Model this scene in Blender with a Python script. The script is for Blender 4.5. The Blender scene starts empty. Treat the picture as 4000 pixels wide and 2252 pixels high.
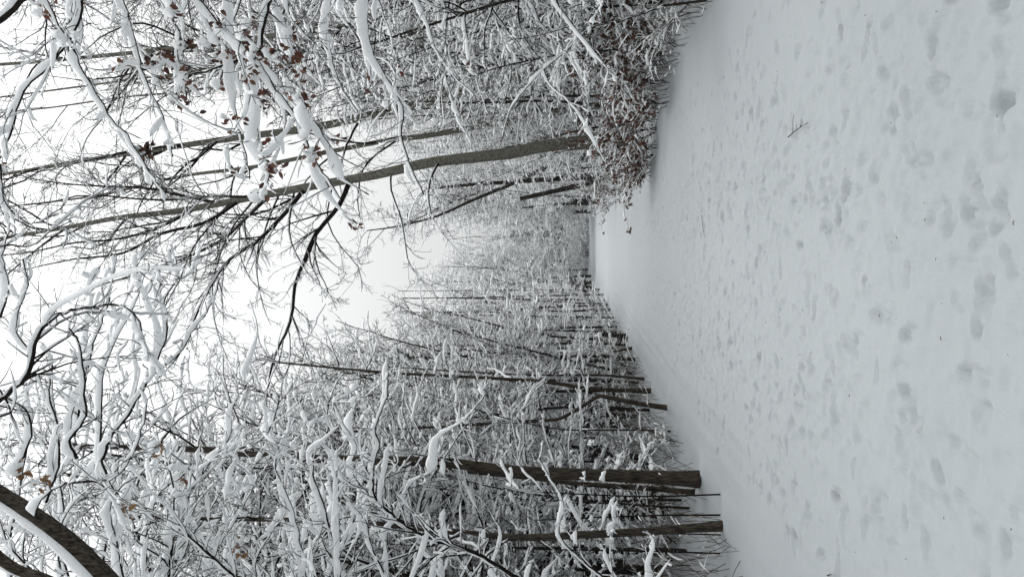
import bpy, math, random
import numpy as np
from mathutils import Matrix, Vector

SC = bpy.context.scene
COL = SC.collection
rng = np.random.default_rng(7)
random.seed(7)

# ------------------------------------------------------------------ camera
F_PX = 3000.0
EYE = np.array([0.0, 0.0, 1.6])
PITCH = math.atan(255 / F_PX)
YAW = math.atan(181 / F_PX)
c_f = np.array([-math.sin(YAW) * math.cos(PITCH), math.cos(YAW) * math.cos(PITCH), math.sin(PITCH)])
c_r = np.array([math.cos(YAW), math.sin(YAW), 0.0])
c_u = np.cross(c_r, c_f)
cam_d = bpy.data.cameras.new('camera')
cam_d.sensor_width = 36.0
cam_d.lens = 36.0 * F_PX / 4000.0
cam_d.clip_start = 0.05
cam_d.clip_end = 9000
cam = bpy.data.objects.new('camera', cam_d)
COL.objects.link(cam)
# the phone was held sideways: picture right is world down, picture up is world right
m = Matrix.Identity(4)
for i in range(3):
    m[i][0] = -c_u[i]
    m[i][1] = c_r[i]
    m[i][2] = -c_f[i]
    m[i][3] = EYE[i]
cam.matrix_world = m
SC.camera = cam

# ------------------------------------------------------------------ world + sun (overcast winter day)
SUN_EL, SUN_ROT = math.radians(56), math.radians(12)
w = bpy.data.worlds.new('World')
SC.world = w
w.use_nodes = True
nt = w.node_tree
nt.nodes.clear()
wo = nt.nodes.new('ShaderNodeOutputWorld')
bg = nt.nodes.new('ShaderNodeBackground')
sky = nt.nodes.new('ShaderNodeTexSky')
sky.sky_type = 'NISHITA'
sky.sun_disc = False
sky.sun_elevation = SUN_EL
sky.sun_rotation = SUN_ROT
sky.air_density = 2.0
sky.dust_density = 6.0
hs = nt.nodes.new('ShaderNodeHueSaturation')
hs.inputs['Saturation'].default_value = 0.15
mx = nt.nodes.new('ShaderNodeMix')
mx.data_type = 'RGBA'
mx.inputs['Factor'].default_value = 0.90
mx.inputs['B'].default_value = (9.2, 9.35, 9.4, 1)      # even cloud layer
nt.links.new(sky.outputs[0], hs.inputs['Color'])
nt.links.new(hs.outputs[0], mx.inputs['A'])
# overcast sky: brighter towards the zenith (CIE overcast distribution)
wc = nt.nodes.new('ShaderNodeTexCoord')
sx = nt.nodes.new('ShaderNodeSeparateXYZ')
nt.links.new(wc.outputs['Generated'], sx.inputs[0])
mr = nt.nodes.new('ShaderNodeMapRange')
mr.inputs['To Min'].default_value = 0.55
mr.inputs['To Max'].default_value = 1.55
nt.links.new(sx.outputs['Z'], mr.inputs['Value'])
vm = nt.nodes.new('ShaderNodeVectorMath')
vm.operation = 'SCALE'
nt.links.new(mx.outputs['Result'], vm.inputs[0])
nt.links.new(mr.outputs[0], vm.inputs['Scale'])
nt.links.new(vm.outputs[0], bg.inputs[0])
bg.inputs[1].default_value = 0.066
nt.links.new(bg.outputs[0], wo.inputs[0])
w.cycles.sampling_method = 'AUTOMATIC'

sd = bpy.data.lights.new('sun', 'SUN')
sd.energy = 1.4
sd.angle = math.radians(48)
sd.color = (1.0, 0.98, 0.95)
so = bpy.data.objects.new('sun', sd)
COL.objects.link(so)
az = SUN_ROT
sdir = Vector((math.sin(az) * math.cos(SUN_EL), math.cos(az) * math.cos(SUN_EL), math.sin(SUN_EL)))
so.rotation_euler = (-sdir).to_track_quat('-Z', 'Y').to_euler()
so.location = (0, 0, 30)

SC.view_settings.view_transform = 'Standard'
SC.view_settings.look = 'None'
SC.view_settings.exposure = 0.85
SC.view_settings.gamma = 1.0
SC.cycles.max_bounces = 9
SC.cycles.diffuse_bounces = 8
SC.cycles.glossy_bounces = 1
SC.cycles.transmission_bounces = 1


def at(px, py, Y):
    """picture position (4000 x 2252) on the plane world-Y = Y, as a world point"""
    d = c_f + c_r * ((1126 - py) / F_PX) + c_u * ((2000 - px) / F_PX)
    return EYE + d * (Y / d[1])


# ------------------------------------------------------------------ materials
def new_mat(name):
    m = bpy.data.materials.new(name)
    m.use_nodes = True
    n = m.node_tree
    b = n.nodes['Principled BSDF']
    return m, n, b


def snow_mat(name, col, bump_scale, bump_dist, ground=False):
    m, n, b = new_mat(name)
    b.inputs['Roughness'].default_value = 0.85
    b.inputs['Specular IOR Level'].default_value = 0.15
    tc = n.nodes.new('ShaderNodeTexCoord')
    ns = n.nodes.new('ShaderNodeTexNoise')
    ns.inputs['Scale'].default_value = bump_scale
    ns.inputs['Detail'].default_value = 4
    n.links.new(tc.outputs['Object'], ns.inputs['Vector'])
    bp = n.nodes.new('ShaderNodeBump')
    bp.inputs['Distance'].default_value = bump_dist
    bp.inputs['Strength'].default_value = 0.6
    n.links.new(ns.outputs[0], bp.inputs['Height'])
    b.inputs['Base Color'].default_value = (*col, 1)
    if ground:
        mu = n.nodes.new('ShaderNodeMapping')
        mu.inputs['Scale'].default_value = (2.4, 0.5, 1)
        n2 = n.nodes.new('ShaderNodeTexNoise')
        n2.inputs['Scale'].default_value = 14
        n2.inputs['Detail'].default_value = 5
        n.links.new(tc.outputs['Object'], mu.inputs[0])
        n.links.new(mu.outputs[0], n2.inputs['Vector'])
        b2 = n.nodes.new('ShaderNodeBump')
        b2.inputs['Distance'].default_value = 0.012
        b2.inputs['Strength'].default_value = 0.5
        n.links.new(n2.outputs[0], b2.inputs['Height'])
        n.links.new(b2.outputs[0], bp.inputs['Normal'])
        # specks of bark and needles pressed into the snow
        vo = n.nodes.new('ShaderNodeTexVoronoi')
        vo.inputs['Scale'].default_value = 9
        n.links.new(tc.outputs['Object'], vo.inputs['Vector'])
        cr = n.nodes.new('ShaderNodeValToRGB')
        cr.color_ramp.elements[0].position = 0.022
        cr.color_ramp.elements[0].color = (0.25, 0.22, 0.18, 1)
        cr.color_ramp.elements[1].position = 0.034
        cr.color_ramp.elements[1].color = (*col, 1)
        n.links.new(vo.outputs['Distance'], cr.inputs[0])
        n.links.new(cr.outputs[0], b.inputs['Base Color'])
    n.links.new(bp.outputs[0], b.inputs['Normal'])
    return m


def bark_mat(name, c1, c2, scale, snow_dust=0.0, stretch=5.0, bump=0.02):
    m, n, b = new_mat(name)
    b.inputs['Roughness'].default_value = 0.9
    b.inputs['Specular IOR Level'].default_value = 0.1
    tc = n.nodes.new('ShaderNodeTexCoord')
    mp = n.nodes.new('ShaderNodeMapping')
    mp.inputs['Scale'].default_value = (1, 1, 1 / stretch)
    ns = n.nodes.new('ShaderNodeTexNoise')
    ns.inputs['Scale'].default_value = scale
    ns.inputs['Detail'].default_value = 6
    n.links.new(tc.outputs['Object'], mp.inputs[0])
    n.links.new(mp.outputs[0], ns.inputs['Vector'])
    cr = n.nodes.new('ShaderNodeValToRGB')
    cr.color_ramp.elements[0].position = 0.35
    cr.color_ramp.elements[0].color = (*c1, 1)
    cr.color_ramp.elements[1].position = 0.65
    cr.color_ramp.elements[1].color = (*c2, 1)
    n.links.new(ns.outputs[0], cr.inputs[0])
    col = cr.outputs[0]
    if snow_dust > 0:
        n3 = n.nodes.new('ShaderNodeTexNoise')
        n3.inputs['Scale'].default_value = 34
        n3.inputs['Detail'].default_value = 8
        n.links.new(tc.outputs['Object'], n3.inputs['Vector'])
        c3 = n.nodes.new('ShaderNodeValToRGB')
        c3.color_ramp.elements[0].position = 0.66 - snow_dust
        c3.color_ramp.elements[1].position = 0.72 - snow_dust
        n.links.new(n3.outputs[0], c3.inputs[0])
        mm = n.nodes.new('ShaderNodeMix')
        mm.data_type = 'RGBA'
        mm.inputs['B'].default_value = (0.75, 0.77, 0.78, 1)
        n.links.new(c3.outputs[0], mm.inputs['Factor'])
        n.links.new(col, mm.inputs['A'])
        col = mm.outputs['Result']
    n.links.new(col, b.inputs['Base Color'])
    bp = n.nodes.new('ShaderNodeBump')
    bp.inputs['Distance'].default_value = bump
    n.links.new(ns.outputs[0], bp.inputs['Height'])
    n.links.new(bp.outputs[0], b.inputs['Normal'])
    return m


def leaf_mat(name, c1, c2):
    m, n, b = new_mat(name)
    b.inputs['Roughness'].default_value = 0.6
    tc = n.nodes.new('ShaderNodeTexCoord')
    ns = n.nodes.new('ShaderNodeTexNoise')
    ns.inputs['Scale'].default_value = 8
    n.links.new(tc.outputs['Object'], ns.inputs['Vector'])
    cr = n.nodes.new('ShaderNodeValToRGB')
    cr.color_ramp.elements[0].position = 0.4
    cr.color_ramp.elements[0].color = (*c1, 1)
    cr.color_ramp.elements[1].position = 0.6
    cr.color_ramp.elements[1].color = (*c2, 1)
    n.links.new(ns.outputs[0], cr.inputs[0])
    n.links.new(cr.outputs[0], b.inputs['Base Color'])
    return m


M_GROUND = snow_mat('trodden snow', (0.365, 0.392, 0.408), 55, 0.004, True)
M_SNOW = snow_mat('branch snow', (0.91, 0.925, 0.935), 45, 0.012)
M_BEECH = bark_mat('smooth beech bark', (0.085, 0.083, 0.068), (0.18, 0.175, 0.148), 14, 0.0, 0.8, 0.004)
M_BROWN = bark_mat('rough brown bark', (0.018, 0.015, 0.012), (0.088, 0.074, 0.060), 55, 0.0, 6, 0.02)
M_DARK = bark_mat('dark wet bark', (0.012, 0.011, 0.010), (0.045, 0.040, 0.034), 30, 0.02, 5, 0.01)
M_TWIG = bark_mat('twig bark', (0.008, 0.007, 0.006), (0.026, 0.022, 0.018), 20, 0.0, 3, 0.003)
M_LEAF = leaf_mat('russet dry leaf', (0.035, 0.012, 0.007), (0.15, 0.052, 0.022))
M_TAN = leaf_mat('tan dry leaf', (0.16, 0.075, 0.03), (0.30, 0.17, 0.07))
M_STALK = bark_mat('dry stalk', (0.05, 0.035, 0.022), (0.13, 0.09, 0.055), 20, 0.0, 3, 0.002)


# ------------------------------------------------------------------ mesh helpers
def tag(o, label=None, cat=None, group=None, kind=None):
    if label: o['label'] = label
    if cat: o['category'] = cat
    if group: o['group'] = group
    if kind: o['kind'] = kind
    return o


def link_mesh(name, V, Q, mat, parent=None, smooth=True):
    V = np.asarray(V, np.float32)
    Q = np.asarray(Q, np.int32)
    me = bpy.data.meshes.new(name)
    me.vertices.add(len(V))
    me.vertices.foreach_set('co', V.ravel())
    k = Q.shape[1]
    me.loops.add(Q.size)
    me.loops.foreach_set('vertex_index', Q.ravel())
    me.polygons.add(len(Q))
    me.polygons.foreach_set('loop_start', np.arange(0, Q.size, k, dtype=np.int32))
    me.polygons.foreach_set('use_smooth', np.full(len(Q), smooth))
    me.update(calc_edges=True)
    me.materials.append(mat)
    o = bpy.data.objects.new(name, me)
    COL.objects.link(o)
    if parent: o.parent = parent
    return o


def frames(P):
    T = np.empty_like(P)
    T[:, 1:-1] = P[:, 2:] - P[:, :-2]
    T[:, 0] = P[:, 1] - P[:, 0]
    T[:, -1] = P[:, -1] - P[:, -2]
    T /= np.linalg.norm(T, axis=2, keepdims=True) + 1e-9
    return T


class Buf:
    def __init__(s):
        s.V, s.Q, s.n = [], [], 0

    def add(s, V, Q):
        s.V.append(V); s.Q.append(Q + s.n); s.n += len(V)

    def link(s, name, mat, parent, off=(0, 0, 0)):
        if not s.V: return None
        return link_mesh(name, np.concatenate(s.V) - np.asarray(off), np.concatenate(s.Q), mat, parent)


def ring_quads(B, N, k):
    b = np.arange(B)[:, None, None] * (N * k)
    i = np.arange(N - 1)[None, :, None] * k
    j = np.arange(k)[None, None, :]
    a = b + i + j
    a2 = b + i + (j + 1) % k
    return np.stack([a, a2, a2 + k, a + k], -1).reshape(-1, 4)


def tube(buf, P, R, k, lump=0.0):
    """bark tubes round polylines P (B,N,3) with radii R (B,N)"""
    if len(P) == 0: return
    B, N = P.shape[:2]
    T = frames(P)
    M = T.mean(1)
    ref = np.where((np.abs(M[:, 2:3]) > 0.8), np.array([[1.0, 0, 0]]), np.array([[0, 0, 1.0]]))
    S = np.cross(T, ref[:, None, :])
    S /= np.linalg.norm(S, axis=2, keepdims=True) + 1e-9
    U = np.cross(S, T)
    a = np.arange(k) * 2 * np.pi / k
    r = R[:, :, None, None]
    if lump: r = r * (1 + lump * rng.normal(size=(B, N, k, 1)))
    V = P[:, :, None, :] + r * (S[:, :, None, :] * np.cos(a)[None, None, :, None] + U[:, :, None, :] * np.sin(a)[None, None, :, None])
    buf.add(V.reshape(-1, 3), ring_quads(B, N, k))


PROF6 = np.array([[-1, 0.05], [-0.80, 0.62], [0.02, 1.0], [0.82, 0.58], [1, 0.0], [0, -0.16]])
PROF8 = np.array([[-0.8, -0.08], [-1.0, 0.3], [-0.62, 0.80], [0.0, 1.0], [0.65, 0.78], [1.0, 0.28], [0.78, -0.08], [0, -0.16]])
PROF4 = np.array([[-1, 0.1], [0.0, 1.0], [1, 0.05], [0, -0.2]])


def snow(buf, P, R, amt, prof=PROF6, cut=0.18, steep=1.8, wide=0.36, lump=0.45):
    """snow lying along the upper side of polylines; amt = usual height in metres"""
    if len(P) == 0: return
    B, N = P.shape[:2]
    T = frames(P)
    hz = np.sqrt(np.clip(1 - T[:, :, 2] ** 2, 0, 1))
    n = rng.normal(size=(B, N)) * lump
    n2 = n.copy()
    n2[:, 1:] += n[:, :-1] * 0.5; n2[:, :-1] += n[:, 1:] * 0.5
    base = np.clip(rng.normal(0.9, 0.45, size=(B, 1)), 0.0, 2.0)
    if B == 1: base = np.array([[1.1]])
    amt = np.asarray(amt)
    if amt.ndim == 1: amt = amt[:, None]
    h = amt * np.clip((base + n2 * 0.6) * hz ** steep - cut, 0, 1.9)
    e = np.ones(N); e[0] = 0.12; e[-1] = 0.04
    h = h * e
    S = np.cross(T, np.array([0, 0, 1.0]))
    S /= np.linalg.norm(S, axis=2, keepdims=True) + 1e-6
    wd = np.where(h > 0.0008, R * 0.85 + wide * h, R * 0.5)
    c = P + np.array([0, 0, 1.0]) * (R * 0.55)[:, :, None]
    V = c[:, :, None, :] + S[:, :, None, :] * (wd[:, :, None] * prof[None, None, :, 0])[..., None] \
        + np.array([0, 0, 1.0]) * ((h + R * 0.2)[:, :, None] * prof[None, None, :, 1])[..., None]
    buf.add(V.reshape(-1, 3), ring_quads(B, N, len(prof)))


def catmull(pts, step):
    pts = np.asarray(pts, float)
    p = np.vstack([2 * pts[0] - pts[1], pts, 2 * pts[-1] - pts[-2]])
    out = []
    for i in range(1, len(p) - 2):
        L = np.linalg.norm(p[i + 1] - p[i])
        n = max(2, int(L / step))
        t = np.linspace(0, 1, n, endpoint=False)[:, None]
        out.append(0.5 * ((2 * p[i]) + (-p[i - 1] + p[i + 1]) * t + (2 * p[i - 1] - 5 * p[i] + 4 * p[i + 1] - p[i + 2]) * t ** 2
                          + (-p[i - 1] + 3 * p[i] - 3 * p[i + 1] + p[i + 2]) * t ** 3))
    out.append(p[-2][None])
    return np.vstack(out)


def grow(P0, D, L, r0, N, wander=0.18, trop=0.0, tip=0.25, rmin=0.0015):
    B = len(P0)
    P = np.empty((B, N, 3)); P[:, 0] = P0
    d = D / (np.linalg.norm(D, axis=1, keepdims=True) + 1e-9)
    st = (L / (N - 1))[:, None]
    trop = np.asarray(trop, float)
    tv = np.zeros((B, 3)); tv[:, 2] = trop
    drift = rng.normal(size=(B, 3)) * wander * 0.5
    for i in range(1, N):
        d = d + drift + rng.normal(size=(B, 3)) * wander + tv
        d /= np.linalg.norm(d, axis=1, keepdims=True)
        P[:, i] = P[:, i - 1] + d * st
    t = np.linspace(0, 1, N)[None]
    R = np.maximum(r0[:, None] * (1 - (1 - tip) * t), rmin)
    return P, R


def spawn(P, R, dens, tmin, tmax, ang, lf, rf=0.55, flat=0.6, N=5, wander=0.15, trop=0.0, lmin=0.08, lmax=9, rmin=0.0015, taper=0.6, jit=0.35):
    """side shoots along polylines: dens per metre, ang range in degrees to the parent, lf = (lo, hi) share of the parent's length"""
    B, n = P.shape[:2]
    seg = np.linalg.norm(P[:, 1:] - P[:, :-1], axis=2)
    LL = seg.sum(1)
    cnt = rng.poisson(LL * dens * (tmax - tmin))
    idx = np.repeat(np.arange(B), cnt)
    if len(idx) == 0: return np.zeros((0, N, 3)), np.zeros((0, N))
    t = tmin + (tmax - tmin) * rng.random(len(idx))
    f = t * (n - 1); i0 = np.minimum(f.astype(int), n - 2); fr = (f - i0)[:, None]
    p0 = P[idx, i0] * (1 - fr) + P[idx, i0 + 1] * fr
    r = R[idx, i0] * (1 - fr[:, 0]) + R[idx, i0 + 1] * fr[:, 0]
    T = P[idx, i0 + 1] - P[idx, i0]
    T /= np.linalg.norm(T, axis=1, keepdims=True) + 1e-9
    H = np.cross(T, np.array([0, 0, 1.0])) + rng.normal(size=T.shape) * 0.02
    H /= np.linalg.norm(H, axis=1, keepdims=True) + 1e-9
    sgn = np.where(rng.random(len(idx)) < 0.5, -1, 1)[:, None]
    rd = rng.normal(size=T.shape)
    rd -= T * (rd * T).sum(1, keepdims=True)
    rd /= np.linalg.norm(rd, axis=1, keepdims=True) + 1e-9
    S = H * sgn * flat + rd * (1 - flat)
    S -= T * (S * T).sum(1, keepdims=True)
    S /= np.linalg.norm(S, axis=1, keepdims=True) + 1e-9
    a = np.radians(rng.uniform(*ang, size=len(idx)))[:, None]
    D = T * np.cos(a) + S * np.sin(a)
    L = LL[idx] * rng.uniform(*lf, size=len(idx)) * (1 - taper * t) * np.exp(rng.normal(size=len(idx)) * jit)
    L = np.clip(L, lmin, lmax)
    r0 = np.minimum(r * 0.9, np.maximum(r * rf, rmin * 1.5))
    return grow(p0, D, L, r0, N, wander, trop, rmin=rmin)


def leaf_buf(buf, pts, size):
    """curled hanging leaves: two rows of quads folded along the midrib"""
    n = len(pts)
    if n == 0: return
    a = rng.uniform(0, 2 * np.pi, n)
    d = np.stack([np.cos(a) * 0.55, np.sin(a) * 0.55, -rng.uniform(0.3, 1.0, n)], 1)
    d /= np.linalg.norm(d, axis=1, keepdims=True)
    s = np.cross(d, rng.normal(size=(n, 3))); s /= np.linalg.norm(s, axis=1, keepdims=True)
    u = np.cross(s, d)
    L = size * rng.uniform(0.6, 1.25, n)
    prof = [(0, 0.04, 0.0), (0.3, 0.30, 0.05), (0.65, 0.26, 0.14), (1.0, 0.03, 0.34)]
    V = np.empty((n, 4, 3, 3))
    curl = rng.uniform(0.1, 0.32, n)
    for i, (t, wd, cv) in enumerate(prof):
        mid = pts + d * (L * t)[:, None] - u * (L * cv * curl * 4)[:, None]
        V[:, i, 1] = mid
        V[:, i, 0] = mid + s * (L * wd)[:, None] + u * (L * wd * curl * 3)[:, None]
        V[:, i, 2] = mid - s * (L * wd)[:, None] + u * (L * wd * curl * 2)[:, None]
    q = []
    for i in range(3):
        for j in range(2):
            q.append([i * 3 + j, i * 3 + j + 1, i * 3 + j + 4, i * 3 + j + 3])
    Q = (np.arange(n)[:, None, None] * 12 + np.array(q)[None]).reshape(-1, 4)
    buf.add(V.reshape(-1, 3), Q)


class Tree:
    """a tree collected in world coordinates and linked as an Empty at its foot with its parts"""
    def __init__(s, name, base):
        s.name, s.base = name, np.array(base, float)
        s.trunk, s.crown, s.snow, s.leaf = Buf(), Buf(), Buf(), Buf()

    def finish(s, label, cat='tree', group=None, bark=None, twig=None, leaf=None):
        e = bpy.data.objects.new(s.name, None)
        e.empty_display_size = 0.3
        COL.objects.link(e)
        e.location = s.base
        tag(e, label, cat, group)
        s.trunk.link('trunk', bark or M_DARK, e, s.base)
        s.crown.link('crown', twig or M_TWIG, e, s.base)
        s.snow.link('snow_cover', M_SNOW, e, s.base)
        s.leaf.link('foliage', leaf or M_LEAF, e, s.base)
        return e


def copy_tree(e, loc, rz, sc, label, group, tilt=(0, 0)):
    c = e.copy(); COL.objects.link(c)
    c.location = loc
    c.rotation_euler = (tilt[0], tilt[1], rz)
    c.rotation_mode = 'XYZ'
    c.scale = (sc, sc, sc)
    c['label'] = label; c['group'] = group
    for ch in e.children:
        d = ch.copy(); COL.objects.link(d); d.parent = c
    return c


# ------------------------------------------------------------------ ground
def vnoise(x, y, seed=0):
    xi = np.floor(x).astype(np.int64); yi = np.floor(y).astype(np.int64)
    fx = x - xi; fy = y - yi
    fx = fx * fx * (3 - 2 * fx); fy = fy * fy * (3 - 2 * fy)

    def h(a, b):
        v = (a * 374761393 + b * 668265263 + seed * 974711) & 0x7fffffff
        v = ((v ^ (v >> 13)) * 1274126177) & 0x7fffffff
        v = v ^ (v >> 16)
        return (v & 0xffff) / 65535.0 * 2 - 1
    return (h(xi, yi) * (1 - fx) + h(xi + 1, yi) * fx) * (1 - fy) + (h(xi, yi + 1) * (1 - fx) + h(xi + 1, yi + 1) * fx) * fy


def sstep(a, b, x):
    t = np.clip((x - a) / (b - a), 0, 1)
    return t * t * (3 - 2 * t)


MOUNDS = [tuple(at(px, py, Y)[:2]) for px, py, Y in [(2765, 1872, 9.6), (2640, 1941, 12.0), (2848, 2050, 8.1), (2650, 2236, 12), (2625, 1594, 13.2), (2562, 1526, 15.8), (2520, 540, 20.3)]]


def ground_base(x, y):
    """the land without small relief"""
    x = np.asarray(x, float); y = np.asarray(y, float)
    off = np.maximum(0, np.abs(x + 0.15) - 2.75)
    z = 0.16 * sstep(0.0, 1.3, off) + 0.10 * sstep(1.5, 6, off)
    z = z + 0.06 * vnoise(x * 0.45, y * 0.3, 3) * sstep(0, 1.5, off)
    z = z + (0.07 * np.maximum(0, vnoise(x * 1.5, y * 1.1, 4)) + 0.05 * np.maximum(0, vnoise(x * 3.7, y * 3.1, 5))) * sstep(0.1, 0.9, off) * (1 - sstep(50, 80, y))
    for mx_, my_ in MOUNDS:
        d2 = (x - mx_) ** 2 + (y - my_) ** 2
        z = z + 0.075 * np.exp(-d2 / 0.10)
    z = z - 0.25 * sstep(66, 78, y) + 1.25 * sstep(80, 150, y)
    z = z + 0.07 * np.sin((y - x * 1.6) * 0.42) * sstep(68, 80, y) * (1 - sstep(130, 200, y))
    return z


def ground_z(x, y):
    return float(ground_base(np.array([x]), np.array([y]))[0])


def build_ground():
    xs = [0.0]
    st = 0.021
    while xs[-1] < 3500:
        if xs[-1] > 3.0: st *= 1.07
        xs.append(xs[-1] + st)
    xs = np.array(xs); xs = np.concatenate([-xs[:0:-1], xs])
    ys = [2.0]
    while ys[-1] < 5000:
        y = ys[-1]
        st = 0.021 if y < 9 else (0.021 + (y - 9) * 0.0065 if y < 90 else y * 0.02)
        ys.append(y + st)
    back = [2.0 - 0.05]
    st = 0.05
    while back[-1] > -800:
        st *= 1.1
        back.append(back[-1] - st)
    ys = np.array(back[::-1] + ys)
    X, Y = np.meshgrid(xs, ys)
    Z = ground_base(X, Y)
    path = 1 - sstep(2.3, 3.1, np.abs(X + 0.15))
    near = 1 - sstep(30, 60, Y)
    # soft unevenness, trodden lumps in the middle lanes, smooth ski-like streaks at the sides
    lane = np.exp(-((X - 0.55) / 0.75) ** 2) + 0.8 * np.exp(-((X + 1.15) / 0.6) ** 2)
    lane = np.clip(lane, 0, 1)
    Z += 0.018 * vnoise(X * 1.1, Y * 0.6, 11) * (1 - sstep(40, 90, Y))
    Z += (0.006 + 0.004 * lane) * vnoise(X * 4.1, Y * 3.0, 12) * near
    Z += (0.003 + 0.010 * lane) * vnoise(X * 11, Y * 9, 13) * near * path
    Z += (0.002 + 0.007 * lane) * vnoise(X * 24, Y * 21, 14) * near * path
    side = sstep(1.5, 2.0, np.abs(X + 0.15)) * (1 - sstep(3.2, 4.2, np.abs(X)))
    Z += 0.013 * vnoise(X * 9 + 0.5 * vnoise(X * 0.3, Y * 0.25, 15), Y * 0.22, 16) * side * near
    # footprints
    r = np.random.default_rng(5)
    prints = []

    def walk(x0, y0, y1, stride, wob, depth):
        y = y0; s = 1; ph = r.uniform(0, 6)
        while y < y1:
            cx = x0 + 0.25 * math.sin(y * 0.35 + ph) + s * 0.10 + r.normal() * wob
            prints.append((cx, y, r.normal() * 0.16 + s * 0.08, depth * 0.98 * r.uniform(0.6, 1.2)))
            y += stride * r.uniform(0.85, 1.15); s = -s
    for k in range(19): walk(r.uniform(0.05, 1.25), 2.2 + r.uniform(0, 1), 46, r.uniform(0.55, 0.75), 0.06, r.uniform(0.014, 0.034))
    for k in range(14): walk(r.uniform(-1.75, -0.65), 2.2 + r.uniform(0, 1), 40, r.uniform(0.55, 0.75), 0.06, r.uniform(0.012, 0.030))
    for k in range(2): walk(r.uniform(-0.6, 0.1), 2.2, 30, 0.7, 0.1, 0.010)
    walk(-2.25, 2.6, 9, 0.62, 0.1, 0.040)
    walk(1.9, 2.3, 8, 0.66, 0.12, 0.035)
    for k in range(800): prints.append((r.uniform(-2.3, 2.1), r.uniform(2.2, 13), r.uniform(-1.5, 1.5), r.uniform(0.010, 0.030)))
    for (cx, cy, an, dp) in prints:
        i0, i1 = np.searchsorted(xs, [cx - 0.3, cx + 0.3]); j0, j1 = np.searchsorted(ys, [cy - 0.35, cy + 0.35])
        if i1 <= i0 or j1 <= j0: continue
        lx = X[j0:j1, i0:i1] - cx; ly = Y[j0:j1, i0:i1] - cy
        ca, sa = math.cos(an), math.sin(an)
        sz = r.uniform(0.35, 0.78)
        u = (lx * ca + ly * sa) / (0.055 * sz); v = (-lx * sa + ly * ca) / (0.14 * sz)
        u = u / (1 + 0.14 * np.sin(v * 2.2))
        q = np.sqrt(u * u + v * v) + 0.14 * vnoise(lx * 22 + cx * 9, ly * 18 + cy * 7, 21)
        dent = 1 - sstep(0.80, 1.08, q)
        rim = np.exp(-((q - 1.28) / 0.2) ** 2)
        Z[j0:j1, i0:i1] += -dp * dent * (1 + 0.25 * vnoise(lx * 30, ly * 30, 22)) + dp * 0.16 * rim
    # small pits and crumbs
    for k in range(5200):
        cx, cy = r.normal() * 1.1 - 0.1, 2.2 + r.random() ** 1.6 * 16
        s = r.uniform(0.008, 0.022); dp = r.choice([-1, -1, 1]) * s * r.uniform(0.35, 0.8)
        i0, i1 = np.searchsorted(xs, [cx - 0.1, cx + 0.1]); j0, j1 = np.searchsorted(ys, [cy - 0.1, cy + 0.1])
        if i1 <= i0 or j1 <= j0: continue
        q2 = ((X[j0:j1, i0:i1] - cx) ** 2 + ((Y[j0:j1, i0:i1] - cy) * 0.7) ** 2) / (s * s)
        Z[j0:j1, i0:i1] += dp * np.exp(-q2)
    ny, nx = X.shape
    V = np.stack([X, Y, Z], -1).reshape(-1, 3)
    a = (np.arange(ny - 1)[:, None] * nx + np.arange(nx - 1)[None]).ravel()
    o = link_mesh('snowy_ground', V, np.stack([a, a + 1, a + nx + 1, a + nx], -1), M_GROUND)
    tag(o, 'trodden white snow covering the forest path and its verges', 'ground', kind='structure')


build_ground()


# ------------------------------------------------------------------ crowns
def snowy_twigs(t, P, R, amt, dens=(5, 9), lf=(0.25, 0.5), prof=PROF6, N=(7, 5), flat=0.7, trop=(0.02, 0.03), rmin=0.002, leaves=0.0,
                leaf_size=0.055, k=3, ang=(30, 65), third=0.0, lmax=(1.2, 0.45), wander=0.16):
    """two or three orders of side shoots with snow on each"""
    P1, R1 = spawn(P, R, dens[0], 0.12, 1.0, ang, lf, 0.5, flat, N[0], wander, trop[0], 0.15, lmax[0], rmin)
    P2, R2 = spawn(P1, R1, dens[1], 0.08, 1.0, (28, 65), (0.25, 0.55), 0.6, flat, N[1], wander * 1.1, trop[1], 0.06, lmax[1], rmin)
    tube(t.crown, P1, R1, k + 1); tube(t.crown, P2, R2, k)
    snow(t.snow, P1, R1, amt, prof); snow(t.snow, P2, R2, amt * 0.8, prof)
    if third:
        P3, R3 = spawn(P2, R2, third, 0.1, 1.0, (30, 70), (0.3, 0.6), 0.7, flat, 4, wander * 1.1, 0.0, 0.05, lmax[1] * 0.6, rmin)
        tube(t.crown, P3, R3, 3); snow(t.snow, P3, R3, amt * 0.55, PROF4)
    if leaves:
        m = rng.random(len(P2)) < leaves
        pts = P2[m][:, -1]
        pts = np.repeat(pts, 3, 0); pts = pts + rng.normal(size=pts.shape) * 0.025
        leaf_buf(t.leaf, pts, leaf_size)
    return P1, R1, P2, R2


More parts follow.
